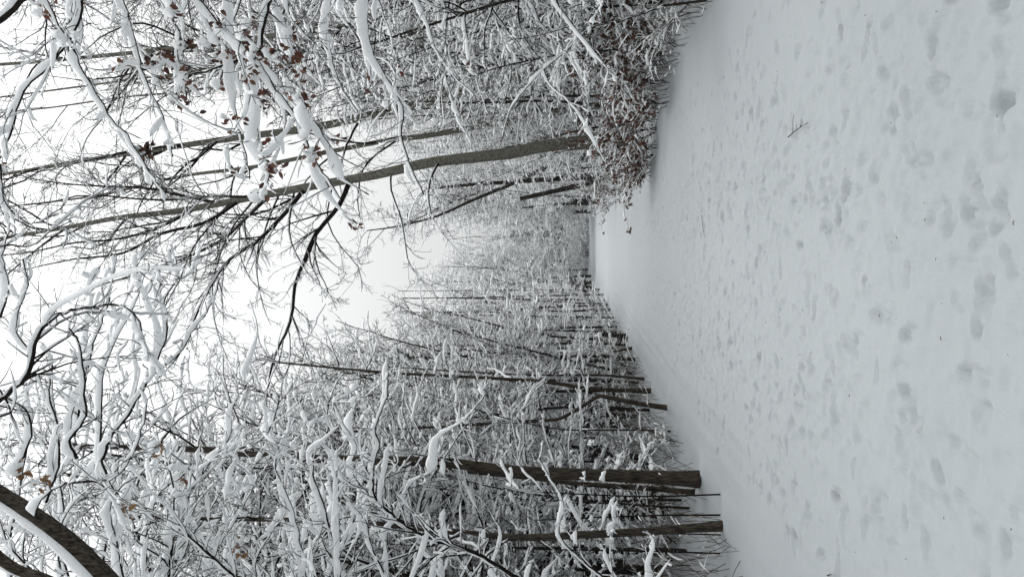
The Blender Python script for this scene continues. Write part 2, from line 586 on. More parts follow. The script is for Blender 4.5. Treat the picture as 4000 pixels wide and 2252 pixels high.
# ---- filler kinds, built once and copied
def make_sapling(name, label, H, r0, nb, Lb, amt, leaves=0.0, lean=0.05, elev=(15, 60), tw=(5, 7), z0=0.5, group=None, bark=None):
    t = Tree(name, (0, 0, 0))
    P, R = grow(np.zeros((1, 3)), np.array([[lean, 0, 1.0]]), np.array([H]), np.array([r0]), 16, 0.045, 0.05, 0.18)
    P[:, 0, 2] = -0.15
    tube(t.trunk, P, R, 8, 0.04)
    ts = z0 / H + (1 - z0 / H) * np.sort(rng.random(nb)) ** 0.85
    f = ts * 15; i0 = np.minimum(f.astype(int), 14); fr = (f - i0)[:, None]
    p0 = P[0, i0] * (1 - fr) + P[0, i0 + 1] * fr
    rr = R[0, i0]
    a = rng.uniform(0, 2 * np.pi, nb); e = np.radians(rng.uniform(*elev, size=nb))
    D = np.stack([np.cos(a) * np.cos(e), np.sin(a) * np.cos(e), np.sin(e)], 1)
    L = Lb * (1.15 - 0.75 * ts) * rng.uniform(0.55, 1.25, nb)
    P1, R1 = grow(p0, D, L, np.minimum(rr * 0.6, 0.005 + L * 0.0080), 10, 0.13, -0.03, 0.3, 0.005)
    tube(t.crown, P1, R1, 4); snow(t.snow, P1, R1, amt * 1.1)
    snowy_twigs(t, P1, R1, amt, tw, (0.22, 0.48), leaves=leaves, N=(7, 6), prof=PROF4, rmin=0.0036, wander=0.27)
    return t.finish(label, 'tree', group, bark=bark)


def make_tall(name, label, H, r0, nb, Lb, amt, zmin, elev=(20, 65), lean=0.03, tw=(3.2, 5), third=0.0, droop=-0.04, bark=None, group=None, rm=0.004):
    t = Tree(name, (0, 0, 0))
    P, R = grow(np.zeros((1, 3)), np.array([[lean, 0, 1.0]]), np.array([H]), np.array([r0]), 20, 0.03, 0.06, 0.12)
    P[:, 0, 2] = -0.2
    tube(t.trunk, P, R, 10, 0.03)
    ts = zmin / H + (1 - zmin / H) * np.sort(rng.random(nb)) ** 0.9
    f = ts * 19; i0 = np.minimum(f.astype(int), 18); fr = (f - i0)[:, None]
    p0 = P[0, i0] * (1 - fr) + P[0, i0 + 1] * fr
    rr = R[0, i0]
    a = rng.uniform(0, 2 * np.pi, nb); e = np.radians(rng.uniform(*elev, size=nb))
    D = np.stack([np.cos(a) * np.cos(e), np.sin(a) * np.cos(e), np.sin(e)], 1)
    L = Lb * (1.2 - 0.8 * ts) * rng.uniform(0.6, 1.3, nb)
    P1, R1 = grow(p0, D, L, np.minimum(rr * 0.55, 0.005 + L * 0.009), 12, 0.11, droop, 0.2, rm)
    tube(t.crown, P1, R1, 5); snow(t.snow, P1, R1, amt * 1.2)
    snowy_twigs(t, P1, R1, amt, tw, (0.25, 0.5), N=(7, 5), prof=PROF4, rmin=rm, lmax=(1.8, 0.7), third=third, wander=0.24)
    return t.finish(label, 'tree', group, bark=bark)


def make_shrub(name, label, n, H, amt, leaves=0.0, spread=0.5, tw=(6, 7), group=None, cat='shrub'):
    t = Tree(name, (0, 0, 0))
    a = rng.uniform(0, 2 * np.pi, n); e = np.radians(rng.uniform(45, 88, n))
    p0 = np.stack([np.cos(a) * spread * rng.random(n), np.sin(a) * spread * rng.random(n), np.full(n, -0.1)], 1)
    D = np.stack([np.cos(a) * np.cos(e), np.sin(a) * np.cos(e), np.sin(e)], 1)
    P1, R1 = grow(p0, D, H * rng.uniform(0.5, 1.15, n), rng.uniform(0.005, 0.012, n), 11, 0.10, -0.035, 0.25, 0.003)
    tube(t.trunk, P1, R1, 5); snow(t.snow, P1, R1, amt)
    snowy_twigs(t, P1, R1, amt, tw, (0.2, 0.42), leaves=leaves, N=(6, 4), prof=PROF4, rmin=0.004, leaf_size=0.075, lmax=(0.8, 0.3))
    return t.finish(label, cat, group)


SAP = [make_sapling('sapling', 'x', H, r, nb, Lb, 0.030, z0=z0, tw=(8, 10), elev=(-5, 65)) for H, r, nb, Lb, z0 in
       [(6.2, 0.032, 60, 1.3, 1.0), (7.5, 0.042, 70, 1.45, 1.5), (4.8, 0.022, 48, 1.1, 0.7), (8.6, 0.05, 74, 1.7, 2.0)]]
SLIM = [make_sapling('slim_tree', 'x', H, r, nb, Lb, 0.024, z0=z0, tw=(5, 7), elev=(20, 70), bark=bk) for H, r, nb, Lb, z0, bk in
        [(7.0, 0.034, 26, 1.1, 2.4, M_BROWN), (8.5, 0.048, 30, 1.2, 2.8, M_DARK), (5.6, 0.022, 20, 0.8, 1.6, M_DARK)]]
TALL = [make_tall('snowy_tree', 'x', H, r, nb, Lb, 0.040, zm, third=3.5, tw=(4.6, 6), elev=(5, 65), rm=0.0050) for H, r, nb, Lb, zm in
        [(13.5, 0.085, 80, 3.0, 1.4), (12.0, 0.07, 74, 2.6, 1.2), (15.0, 0.11, 84, 3.4, 2.2)]]
POLE = [make_tall('bare_tree', 'x', H, r, nb, Lb, 0.022, zm, elev=(35, 75), tw=(4, 6), third=5.0, droop=-0.01, bark=M_BEECH, rm=0.0050) for H, r, nb, Lb, zm in
        [(19, 0.12, 60, 3.8, 6), (21, 0.15, 64, 4.2, 7)]]
SHR = [make_shrub('shrub', 'x', n, H, 0.032) for n, H in [(11, 1.7), (15, 2.3), (9, 1.3)]]
SHL = [make_shrub('leafy_shrub', 'x', n, H, 0.026, leaves=0.75, spread=0.7, tw=(7, 8)) for n, H in [(14, 1.4), (18, 1.9)]]
protos_used = set()


def put(kinds, x, y, sc, label, group, rz=None, tilt=0.06):
    e = kinds[rng.integers(len(kinds))]
    rz = rng.uniform(0, 6.28) if rz is None else rz
    tl = (rng.normal() * tilt, rng.normal() * tilt)
    loc = (x, y, ground_z(x, y))
    if e.name not in protos_used:
        protos_used.add(e.name)
        e.location = loc; e.rotation_euler = (tl[0], tl[1], rz); e.scale = (sc,) * 3
        e['label'] = label; e['group'] = group
        return e
    return copy_tree(e, loc, rz, sc, label, group, tl)


BANDS_L = [(6.5, 10, 'thin snow-laden sapling among the nearest trunks at the left edge of the view'),
           (10, 14, 'thin snow-laden sapling behind the thick rough trunk left of the path'),
           (14, 20, 'thin snow-laden sapling beside the snapped bent trunk left of the path'),
           (20, 32, 'slender snowy sapling where the left thicket stands half way down the path'),
           (32, 62, 'slender snowy sapling in the far part of the left thicket')]


def scatter(n, x0, x1, y0, y1, pw=1.0, md=0.6):
    out = []
    tries = 0
    while len(out) < n and tries < n * 40:
        tries += 1
        u = rng.random() ** pw
        x = x0 + (x1 - x0) * u; y = rng.uniform(y0, y1)
        if all((x - a) ** 2 + (y - b) ** 2 > md * md for a, b in out): out.append((x, y))
    return out


# left thicket
for (y0, y1, lab), n in zip(BANDS_L, (6, 12, 17, 24, 30)):
    for x, y in scatter(n, -3.5, -8.5 - y0 * 0.12, y0, y1, 1.5):
        if y < 9 and x > -4.6: x -= 1.4
        put(SAP, x, y, rng.uniform(0.7, 1.15) * (0.8 if y < 10 else 1), lab, 'saplings in the thicket left of the path')
for x, y, sc in [(-4.6, 9.4, .62), (-5.6, 10.8, .75), (-4.3, 12.2, .66), (-6.3, 12.6, .8), (-4.9, 14.5, .75), (-5.2, 8.6, .6), (-6.6, 9.8, .75)]:
    put(TALL, x, y, sc, 'x', 'tall snowy trees left of the path')
for (y0, y1, n, lab) in [(11, 20, 9, 'tall snowy tree rising from the left thicket behind the rough trunk'),
                         (20, 36, 16, 'tall snow-covered tree half way down the left side of the path'),
                         (36, 66, 19, 'tall snow-covered tree far down the left side of the path')]:
    for x, y in scatter(n, -4.4, -13, y0, y1, 1.5, 1.3):
        put(TALL, x, y, rng.uniform(0.75, 1.1) * (0.8 if y < 20 else 1), lab, 'tall snowy trees left of the path')
for x, y in scatter(44, -3.4, -7, 10, 55, 1.5, 0.5):
    put(SHR, x, y, rng.uniform(0.6, 1.25), 'low snowy shrub at the foot of the left thicket', 'low shrubs along the left edge of the path')
for x, y in scatter(62, -3.15, -7.5, 9.5, 60, 1.6, 0.35):
    put(SLIM, x, y, rng.uniform(0.75, 1.2), 'x', 'slim dark-stemmed trees left of the path', tilt=0.022)
for x, y in scatter(22, 3.1, 7.5, 12, 60, 1.4, 0.5):
    put(SLIM, x, y, rng.uniform(0.75, 1.1), 'x', 'slim dark-stemmed trees right of the path', tilt=0.03)
# right thicket
for (y0, y1, n, lab) in [(8.5, 15, 26, 'thin snow-laden sapling in the thicket at the right edge of the view'),
                         (15, 24, 26, 'thin snow-laden sapling behind the russet-leaved shrubs right of the path'),
                         (24, 60, 34, 'slender snowy sapling beyond the large beech right of the path')]:
    for x, y in scatter(n, 3.3 if y0 < 20 else 3.0, 8.5, y0, y1, 1.3):
        put(SAP, x, y, rng.uniform(0.65, 1.1), lab, 'saplings in the thicket right of the path')
for (y0, y1, n, lab) in [(25, 32, 6, 'tall snowy tree deep in the right thicket beside the large beech'),
                         (32, 66, 15, 'tall snow-covered tree far down the right side of the path')]:
    for x, y in scatter(n, 4.6, 13, y0, y1, 1.3, 1.3):
        put(TALL, x, y, rng.uniform(0.6, 0.85), lab, 'tall snowy trees right of the path')
for x, y in scatter(11, 6, 18, 20, 45, 1.0, 1.5):
    put(POLE, x, y, rng.uniform(0.85, 1.1), 'tall straight thin tree with bare crown behind the right thicket', 'bare tall trees behind the right thicket')
for x, y in scatter(40, 3.0, 6.5, 9, 50, 1.5, 0.5):
    put(SHR, x, y, rng.uniform(0.5, 0.9), 'low snowy shrub at the foot of the right thicket', 'low shrubs along the right edge of the path')
# the closed end of the avenue
for x, y in scatter(66, -11, 12, 66, 135, 1.0, 1.5):
    if y < 112 and abs(x - 0.1) < 3.3: x = x + (4.2 if x > 0 else -4.2)
    put(TALL, x, y, rng.uniform(1.0, 1.42), 'snow-covered tree closing the distant end of the path', 'trees at the far end of the path')


for x, y in scatter(60, -8, 8, 100, 124, 1.0, 0.6):
    put(SHR, x, y, rng.uniform(1.3, 2.2), 'x', 'low shrubs at the far end of the path')


# ------------------------------------------------------------------ individual trunks traced on both sides
def poly(pts, Y, step=0.12, dy=0.0):
    n = len(pts)
    return catmull([at(p[0], p[1], Y + dy * i / max(1, n - 1)) for i, p in enumerate(pts)], step)


def radii(P, r0, r1, pw=1.0):
    t = np.linspace(0, 1, len(P))
    return r0 + (r1 - r0) * t ** pw


def traced_trunk(name, label, pts, Y, w0, w1, bark, step=0.25, dy=0.0, nb=22, Lb=1.2, zmin=1.5, amt=0.035, elev=(10, 60), toward=None, tw=(4, 6),
                 extra=(), third=0.0, rm=0.003, group=None, cat='tree', lump=0.04, k=12, flare=0.35):
    P = poly(pts, Y, step, dy)
    # carry the trunk straight into the ground
    b = P[0].copy(); gz = ground_z(b[0], b[1])
    if b[2] > gz - 0.1:
        d = (P[2] - P[0]); d /= max(0.2, d[2])
        b2 = b - d * (b[2] - gz + 0.15)
        nn = max(2, int((b[2] - b2[2]) / step))
        P = np.vstack([b2 + (b - b2) * s for s in np.linspace(0, 1, nn, endpoint=False)] + [P])
    base = np.array([P[0][0], P[0][1], gz])
    t = Tree(name, base)
    R = radii(P, w0, w1, 0.9)
    hz = P[:, 2] - gz
    R = R * (1 + flare * np.exp(-np.clip(hz, 0, 9) / 0.15))
    tube(t.trunk, P[None], R[None], k, lump)
    cand = np.where(hz > zmin)[0]
    if nb and len(cand):
        ii = rng.choice(cand, nb)
        a = rng.uniform(0, 2 * np.pi, nb)
        if toward is not None: a = toward + rng.normal(size=nb) * 0.9
        e = np.radians(rng.uniform(*elev, size=nb))
        D = np.stack([np.cos(a) * np.cos(e), np.sin(a) * np.cos(e), np.sin(e)], 1)
        L = Lb * rng.uniform(0.5, 1.4, nb)
        P1, R1 = grow(P[ii], D, L, np.minimum(R[ii] * 0.6, 0.004 + L * 0.008), 10, 0.12, -0.03, 0.2, rm)
        tube(t.crown, P1, R1, 5); snow(t.snow, P1, R1, amt * 1.15)
        snowy_twigs(t, P1, R1, amt, tw, (0.22, 0.5), N=(6, 5), rmin=rm, third=third)
    for ex in extra: ex(t, P, R)
    return t.finish(label, cat, group, bark=bark), t, P, R


PI = math.pi
# --- left side
traced_trunk('rough_barked_tree', 'thickest brown rough-barked trunk running straight across the lower half of the sideways photo',
             [(2765, 1872), (2570, 1864), (2388, 1856), (2015, 1840), (1776, 1809), (1543, 1797), (1310, 1794), (1000, 1775), (838, 1757), (543, 1747), (250, 1740)],
             9.6, 0.090, 0.028, M_BROWN, nb=34, Lb=1.15, zmin=2.6, tw=(5, 7))
traced_trunk('dark_trunked_tree', 'dark straight trunk directly below the thickest rough trunk in the sideways photo',
             [(2640, 1941), (2388, 1941), (2015, 1957), (1668, 1941), (1217, 1941), (1000, 1945), (600, 1941), (300, 1941)],
             12.0, 0.088, 0.035, M_DARK, nb=34, Lb=1.5, zmin=1.8, tw=(5, 6))
traced_trunk('leaning_trunk_tree', 'slim slanting grey-brown trunk whose foot reaches furthest onto the snow, lower thicket',
             [(2848, 2050), (2590, 2069), (2233, 2089), (2000, 2097), (1543, 2050), (1310, 2030), (1000, 2027), (600, 2020)],
             8.1, 0.050, 0.018, M_BROWN, nb=26, Lb=1.1, zmin=1.6)
traced_trunk('dark_trunked_tree', 'dark trunk lowest in the sideways photo, at its bottom edge',
             [(2650, 2236), (2310, 2213), (2093, 2205), (1800, 2215), (1400, 2235), (1000, 2245)],
             12.0, 0.085, 0.05, M_DARK, nb=24, Lb=1.4, zmin=1.6)
traced_trunk('thin_straight_tree', 'very thin straight stem close above the thickest rough trunk in the sideways photo',
             [(2595, 1812), (2310, 1801), (2039, 1797), (1700, 1765), (1300, 1720)], 14.2, 0.024, 0.010, M_DARK, nb=20, Lb=0.9, zmin=1.2)
traced_trunk('snapped_tree', 'brown trunk sharply kinked half way with snow along its slanting part',
             [(2625, 1594), (2497, 1576), (2370, 1550), (2335, 1548), (2300, 1570), (2202, 1628), (2140, 1640), (2015, 1646), (1776, 1662), (1497, 1677), (1250, 1690)],
             13.2, 0.042, 0.016, M_BROWN, nb=18, Lb=1.1, zmin=2.4,
             extra=[lambda t, P, R: snow(t.snow, P[None], R[None], 0.05, PROF8, steep=2.5, lump=0.2)])
traced_trunk('brown_stem_tree', 'brown trunk directly above the kinked trunk in the sideways photo',
             [(2562, 1526), (2310, 1518), (2140, 1491), (1900, 1475), (1543, 1456), (1233, 1429), (1050, 1410)], 15.8, 0.050, 0.018, M_BROWN, nb=28, Lb=1.2, zmin=2.0)
traced_trunk('brown_stem_tree', 'slim brown stem second above the kinked trunk in the sideways photo',
             [(2518, 1479), (2342, 1464), (2093, 1464), (1800, 1450), (1500, 1430)], 18.3, 0.032, 0.014, M_BROWN, nb=18, Lb=1.0, zmin=1.4)
traced_trunk('brown_stem_tree', 'dark stem third above the kinked trunk in the sideways photo',
             [(2484, 1405), (2349, 1390), (2078, 1390), (1800, 1360)], 21.0, 0.048, 0.02, M_DARK, nb=20, Lb=1.1, zmin=1.6)
traced_trunk('leaning_tree', 'bare brown pole leaning across its neighbours near the snow-capped stump',
             [(2468, 1359), (2400, 1372), (2334, 1385), (2260, 1400)], 22.5, 0.045, 0.02, M_BROWN, nb=0)
traced_trunk('tree_stump', 'short thick dark broken trunk with a snow cap in the lower thicket',
             [(2450, 1313), (2410, 1310), (2352, 1306)], 24.6, 0.085, 0.065, M_DARK, nb=0,
             extra=[lambda t, P, R: snow(t.snow, np.stack([P[-1] + [x, 0, 0] for x in np.linspace(-.08, .08, 6)])[None], np.full((1, 6), 0.05), 0.14, PROF8, cut=0)], cat='stump')
traced_trunk('thin_straight_tree', 'thin stem midway between the kinked trunk and the thickest rough trunk',
             [(2500, 1665), (2000, 1662), (1575, 1662), (1200, 1655)], 19.0, 0.036, 0.014, M_DARK, nb=24, Lb=1.3, zmin=3.0)
traced_trunk('thin_straight_tree', 'thin dark stem reaching the white sky just beyond the kinked trunk',
             [(2480, 1570), (1924, 1557), (1575, 1534), (1310, 1549), (1100, 1545)], 21.5, 0.036, 0.012, M_DARK, nb=26, Lb=1.3, zmin=3.0)
for q, (px, py, Y, w_, lean) in enumerate([(2415, 1275, 30, .04, 6), (2405, 1240, 33, .035, -4), (2392, 1212, 37, .045, 3), (2380, 1190, 40, .04, 10), (2372, 1172, 44, .05, -3),
                                          (2362, 1150, 49, .05, 5), (2352, 1130, 54, .05, 2), (2440, 1335, 26.5, .03, 5), (2430, 1298, 28, .028, -8)]):
    traced_trunk('thicket_tree', 'slim dark trunk in the far row, ' + ['first', 'second', 'third', 'fourth', 'fifth', 'sixth', 'seventh', 'eighth', 'ninth'][[26.5, 28, 30, 33, 37, 40, 44, 49, 54].index(Y)] + ' of nine from the camera',
                 [(px, py), (px - 250, py + lean), (px - 520, py + lean * 2.4), (px - 800, py + lean * 3)], Y, w_, w_ * 0.4, M_DARK, nb=14, Lb=1.3, zmin=1.5, tw=(4, 5),
                 group='slim dark trunks in the row along the far left edge', rm=0.005)
for px, py, Y, h_, w_, lab in [(2790, 1930, 8.6, 760, .011, 'thin stem rooted closest below the foot of the thickest rough trunk'),
                               (2800, 2010, 8.5, 700, .012, 'thin dark stem just above the slanting grey-brown trunk in the sideways photo'),
                               (2840, 2088, 8.2, 520, .009, 'thin dark stem just below the slanting grey-brown trunk in the sideways photo'),
                               (2830, 2160, 8.3, 820, .010, 'thin dark stem rooted on the snow bank well below the slanting trunk'),
                               (2700, 2205, 9.5, 500, .008, 'short thin stem beside the lowest dark trunk at the bottom edge'),
                               (2655, 1980, 11.5, 600, .012, 'thin stem rising in front of the dark straight trunk')]:
    traced_trunk('young_tree', lab, [(px, py), (px - h_ * .4, py + rng.normal() * 12), (px - h_, py + rng.normal() * 30)], Y, w_, w_ * .6, M_TWIG, nb=6, Lb=0.5, zmin=0.8, flare=0, k=6)

# --- right side: the large beech and its neighbours


def beech_limb(t, pts, Y, r0, r1, dy=0.0, amt=0.027, lean=0, dens=(4.8, 5.6), third=5.5, step=0.3, lmax=(2.6, 1.0), lf=(0.12, 0.34), trop=-0.02, sn=0.035, ang=(22, 55)):
    P = poly(pts, Y, step, dy)
    R = radii(P, r0, r1, 0.8)
    P = P + np.cumsum(rng.normal(size=P.shape) * 0.012, 0) * np.linspace(0, 1, len(P))[:, None]
    tube(t.crown, P[None], R[None], 7)
    snow(t.snow, P[None], R[None], sn, PROF6, steep=1.6)
    P1, R1 = spawn(P[None], R[None], dens[0], 0.1, 1.0, ang, lf, 0.45, 0.35, 9, 0.10, trop, 0.4, lmax[0], 0.0045)
    P2, R2 = spawn(P1, R1, dens[1], 0.1, 1.0, (25, 60), (0.2, 0.5), 0.55, 0.4, 6, 0.13, -0.01, 0.2, lmax[1], 0.0040)
    P3, R3 = spawn(P2, R2, third, 0.1, 1.0, (28, 65), (0.25, 0.6), 0.7, 0.4, 4, 0.15, 0.02, 0.1, 0.4, 0.0036)
    tube(t.crown, P1, R1, 4); tube(t.crown, P2, R2, 3); tube(t.crown, P3, R3, 3)
    snow(t.snow, P1, R1, amt, PROF4, steep=1.6); snow(t.snow, P2, R2, amt * 0.75, PROF4, steep=1.6)
    snow(t.snow, P3, R3, amt * 0.6, PROF4, steep=1.6)
    return P


def mk_beech_fan(Y, spread, n, r0, amt=0.02, up=0.5, dens=(3.0, 4.2), third=4.5, side=1):
    def f(t, P, R):
        hz = P[:, 2]
        cand = np.where(hz > 7)[0]
        if len(cand) == 0: return
        ii = np.sort(rng.choice(cand, n))
        a = rng.uniform(0, 2 * PI, n)
        a = np.where(rng.random(n) < 0.55, PI + rng.normal(size=n) * 0.8, a)
        e = np.radians(rng.uniform(35, 70, n))
        D = np.stack([np.cos(a) * np.cos(e), np.sin(a) * np.cos(e), np.sin(e)], 1)
        L = spread * rng.uniform(0.5, 1.2, n)
        P0, R0 = grow(P[ii], D, L, np.minimum(R[ii] * 0.55, r0), 12, 0.13, -0.01, 0.2, 0.006)
        tube(t.crown, P0, R0, 6); snow(t.snow, P0, R0, amt * 1.3, PROF6, steep=1.6)
        P1, R1 = spawn(P0, R0, dens[0], 0.1, 1.0, (25, 55), (0.2, 0.45), 0.45, 0.3, 8, 0.11, -0.02, 0.4, 2.2, 0.005)
        P2, R2 = spawn(P1, R1, dens[1], 0.1, 1.0, (25, 60), (0.2, 0.5), 0.55, 0.4, 6, 0.13, -0.01, 0.2, 0.9, 0.0045)
        P3, R3 = spawn(P2, R2, third, 0.1, 1.0, (28, 65), (0.25, 0.6), 0.7, 0.4, 4, 0.15, 0.02, 0.1, 0.4, 0.004)
        tube(t.crown, P1, R1, 4); tube(t.crown, P2, R2, 3); tube(t.crown, P3, R3, 3)
        snow(t.snow, P1, R1, amt, PROF4, steep=1.6); snow(t.snow, P2, R2, amt * 0.7, PROF4, steep=1.6)
    return f


def beech1(t, P, R):
    Y = 20.3
    for pts, r0, r1, dy in [
        ([(1365, 705), (1326, 800), (1233, 916), (1194, 1010), (1155, 1118), (1140, 1258), (1078, 1413), (1047, 1607), (1000, 1724), (985, 1800)], .075, .012, -2.5),
        ([(1190, 735), (1116, 830), (1000, 947), (900, 1010), (820, 1120), (760, 1260), (700, 1400), (610, 1500)], .070, .012, -1.5),
        ([(1050, 765), (960, 850), (860, 940), (700, 1010), (540, 1060), (380, 1110), (200, 1200)], .060, .012, 1.5),
        ([(940, 780), (800, 870), (640, 910), (480, 990), (300, 1010), (80, 1060)], .060, .012, -1),
        ([(860, 795), (700, 760), (560, 730), (400, 720), (200, 700), (0, 650)], .050, .012, 2),
        ([(760, 815), (640, 880), (480, 930), (300, 950), (100, 990), (-100, 1000)], .045, .012, -2),
        ([(1528, 672), (1528, 745), (1560, 830), (1574, 900), (1590, 1010), (1625, 1070), (1665, 1120)], .030, .006, -1.5),
        ([(1720, 628), (1690, 680), (1675, 750), (1685, 830), (1720, 890), (1770, 950), (1850, 1050)], .034, .006, -2),
        ([(1300, 715), (1280, 860), (1330, 960), (1400, 1040), (1420, 1120)], .028, .006, 1),
        ([(1150, 745), (1130, 900), (1180, 1030), (1260, 1130), (1330, 1180)], .03, .006, -2),
        ([(1090, 760), (1040, 880), (1000, 1030), (1010, 1160), (1050, 1280)], .03, .006, 0.5),
        ([(1000, 770), (900, 900), (840, 1060), (830, 1200), (860, 1330), (900, 1430)], .035, .006, 1),
        ([(900, 790), (760, 960), (700, 1100), (650, 1200), (640, 1330)], .035, .006, -1),
    ]:
        beech_limb(t, pts, Y, r0, r1, dy)


traced_trunk('beech_tree', 'large grey beech leaning left over the path with long arching limbs',
             [(2520, 540), (2300, 553), (2200, 562), (2100, 575), (1994, 598), (1700, 632), (1575, 658), (1466, 683), (1233, 724), (1000, 768), (700, 823), (466, 850), (233, 893), (0, 930), (-200, 960)],
             20.3, 0.182, 0.03, M_BEECH, nb=0, extra=[beech1, mk_beech_fan(20, 6.0, 13, .04, amt=.026)], lump=0.012, k=16)


traced_trunk('beech_tree', 'second thickest grey beech, above the large leaning beech in the sideways photo',
             [(2460, 215), (2100, 298), (1745, 380), (1481, 442), (1233, 497), (1000, 528), (877, 545), (466, 605), (47, 675), (-150, 700)],
             24.0, 0.19, 0.04, M_BEECH, nb=0, extra=[mk_beech_fan(24, 5.0, 20, .05)], lump=0.012, k=14)
traced_trunk('beech_tree', 'thinner beech between the two grey leaning beeches, partly hidden by snowy branches',
             [(2430, 395), (1994, 470), (1668, 530), (1528, 546), (1310, 588), (1000, 650), (700, 690), (400, 760), (100, 800)],
             27.0, 0.13, 0.03, M_BEECH, nb=0, extra=[mk_beech_fan(27, 4.5, 18, .04)], lump=0.012)
traced_trunk('beech_tree', 'grey beech trunk nearest the top edge of the sideways photo, crossing white sky',
             [(2400, -40), (1900, 30), (1500, 85), (1186, 124), (1062, 140), (846, 171), (481, 210), (155, 241), (0, 252), (-150, 265)],
             22.0, 0.11, 0.045, M_BEECH, nb=0, extra=[mk_beech_fan(22, 4.0, 16, .035)], lump=0.012)
traced_trunk('beech_tree', 'slender grey pole second from the top edge of the sideways photo',
             [(2400, 80), (1900, 150), (1342, 217), (1195, 235), (908, 272), (600, 300), (300, 340), (0, 380)],
             27.0, 0.085, 0.03, M_BEECH, nb=0, extra=[mk_beech_fan(27, 4.0, 14, .03)], lump=0.012)
traced_trunk('beech_tree', 'slender grey pole third from the top edge of the sideways photo',
             [(2400, 120), (1900, 205), (1420, 265), (1272, 280), (1000, 310), (730, 357), (480, 380), (200, 420), (0, 440)],
             30.0, 0.07, 0.03, M_BEECH, nb=0, extra=[mk_beech_fan(30, 4.0, 14, .03)], lump=0.012)
traced_trunk('curved_dark_tree', 'slim dark curving stem directly below the large grey beech in the sideways photo',
             [(2345, 618), (2240, 630), (2132, 655), (2060, 690), (1990, 722), (1850, 780), (1700, 846), (1543, 885), (1435, 900)],
             42.0, 0.16, 0.03, M_DARK, nb=22, Lb=2.2, zmin=4, elev=(20, 65), rm=0.006)
traced_trunk('dark_trunked_tree', 'thickest black trunk below the large grey beech in the sideways photo',
             [(2350, 688), (2240, 694), (2147, 700), (2000, 710), (1850, 720), (1700, 735)],
             44.0, 0.20, 0.07, M_DARK, nb=20, Lb=2.2, zmin=5, elev=(20, 65), rm=0.006)
traced_trunk('broken_trunk', 'black slanting broken-off trunk right beside the thickest black trunk',
             [(2345, 703), (2272, 722), (2150, 750), (2031, 776)], 40.0, 0.15, 0.11, M_DARK, nb=0, flare=0.1,
             extra=[lambda t, P, R: snow(t.snow, P[None], R[None], 0.30, PROF8, steep=1.5)])
traced_trunk('dark_trunked_tree', 'thin short black trunk standing alone between the broken trunk and the path end',
             [(2325, 788), (2225, 795), (2140, 800), (2040, 812)], 60.0, 0.14, 0.05, M_DARK, nb=14, Lb=2.0, zmin=3, rm=0.006)


# ------------------------------------------------------------------ near trees whose trunks stand outside the picture
def near_branch(t, pts, Y, r0, r1, amt, dy=0.0, trunk=None, dens=(6.0, 9.0), lf=(0.10, 0.30), lmax=(0.65, 0.26), leaves=0.0, ang=(28, 62), third=2.0, wide=0.42, trop=(0.01, 0.02), leaf_size=0.055, gain=1.0):
    P = poly(pts, Y, 0.045, dy)
    n0 = 0
    if trunk is not None:
        p = P[0]
        hd = math.hypot(p[0] - trunk[0], p[1] - trunk[1])
        s = np.array([trunk[0], trunk[1], max(0.6, p[2] - 0.45 * hd)])
        d = P[3] - P[0]; d /= np.linalg.norm(d)
        mid = p - d * hd * 0.4
        C = catmull([s, (s + mid) / 2 * 0.4 + mid * 0.6, p], 0.06)[:-1]
        n0 = len(C)
        P = np.vstack([C, P])
    R = radii(P, r0 * (1.25 if n0 else 1), r1, 0.8)
    P = P.copy(); P[1:-1] += rng.normal(size=P[1:-1].shape) * 0.0035
    tube(t.crown, P[None], R[None], 8, 0.05)
    # lumpy snow in a few overlapping stretches
    fade = np.clip((1 - np.linspace(0, 1, len(P))) * 3.0, 0.25, 1) * (1 + 0.35 * np.sin(np.linspace(0, len(P) * .19, len(P)) + rng.uniform(0, 6)))
    snow(t.snow, P[None], R[None], (amt * fade)[None], PROF8, cut=0.05, steep=0.8, wide=wide, lump=0.28)
    Pb, Rb = spawn(P[None], R[None], 9, .05, 1, (35, 75), (.05, .25), .3, .3, 6, .10, 0.0, .06, .5, .0017)
    Pc, Rc = spawn(Pb, Rb, 7, .1, 1, (30, 60), (.2, .5), .6, .4, 4, .12, 0, .04, .2, .0015)
    tube(t.crown, Pb, Rb, 4); tube(t.crown, Pc, Rc, 3)
    snow(t.snow, Pb, Rb, amt * .25, PROF4, cut=.45)
    P1, R1, P2, R2 = snowy_twigs(t, P[None], R[None], amt * 0.62, dens, lf, PROF6, (9, 6), 0.6, trop, 0.0022, leaves, leaf_size, 4, ang, third, lmax, 0.13)
    if leaves and len(P2):
        m = rng.random(len(P2)) < leaves * 1.1
        c = P2[m][:, -1]
        n = len(c)
        if n:
            pts = np.repeat(c, 8, 0); pts = pts + rng.normal(size=pts.shape) * np.array([.028, .028, .022])
            leaf_buf(t.leaf, pts, leaf_size)
            ln = rng.uniform(0, 2 * np.pi, n); dv = np.stack([np.cos(ln), np.sin(ln), rng.normal(size=n) * .2], 1)
            Pl = c[:, None, :] + dv[:, None, :] * np.linspace(-.045, .045, 6)[None, :, None] + np.array([0, 0, .012])
            snow(t.snow, Pl, np.full((n, 6), .0015), .042, PROF8, cut=0, wide=.5, lump=.45)
    return P


def near_tree(name, base, H, r0, lean, label, bark):
    t = Tree(name, (base[0], base[1], ground_z(*base)))
    P, R = grow(np.array([[base[0], base[1], -0.1]]), np.array([[lean[0], lean[1], 1.0]]), np.array([H]), np.array([r0]), 24, 0.012, 0.01, 0.3)
    tube(t.trunk, P, R, 12, 0.02)
    return t, P, R


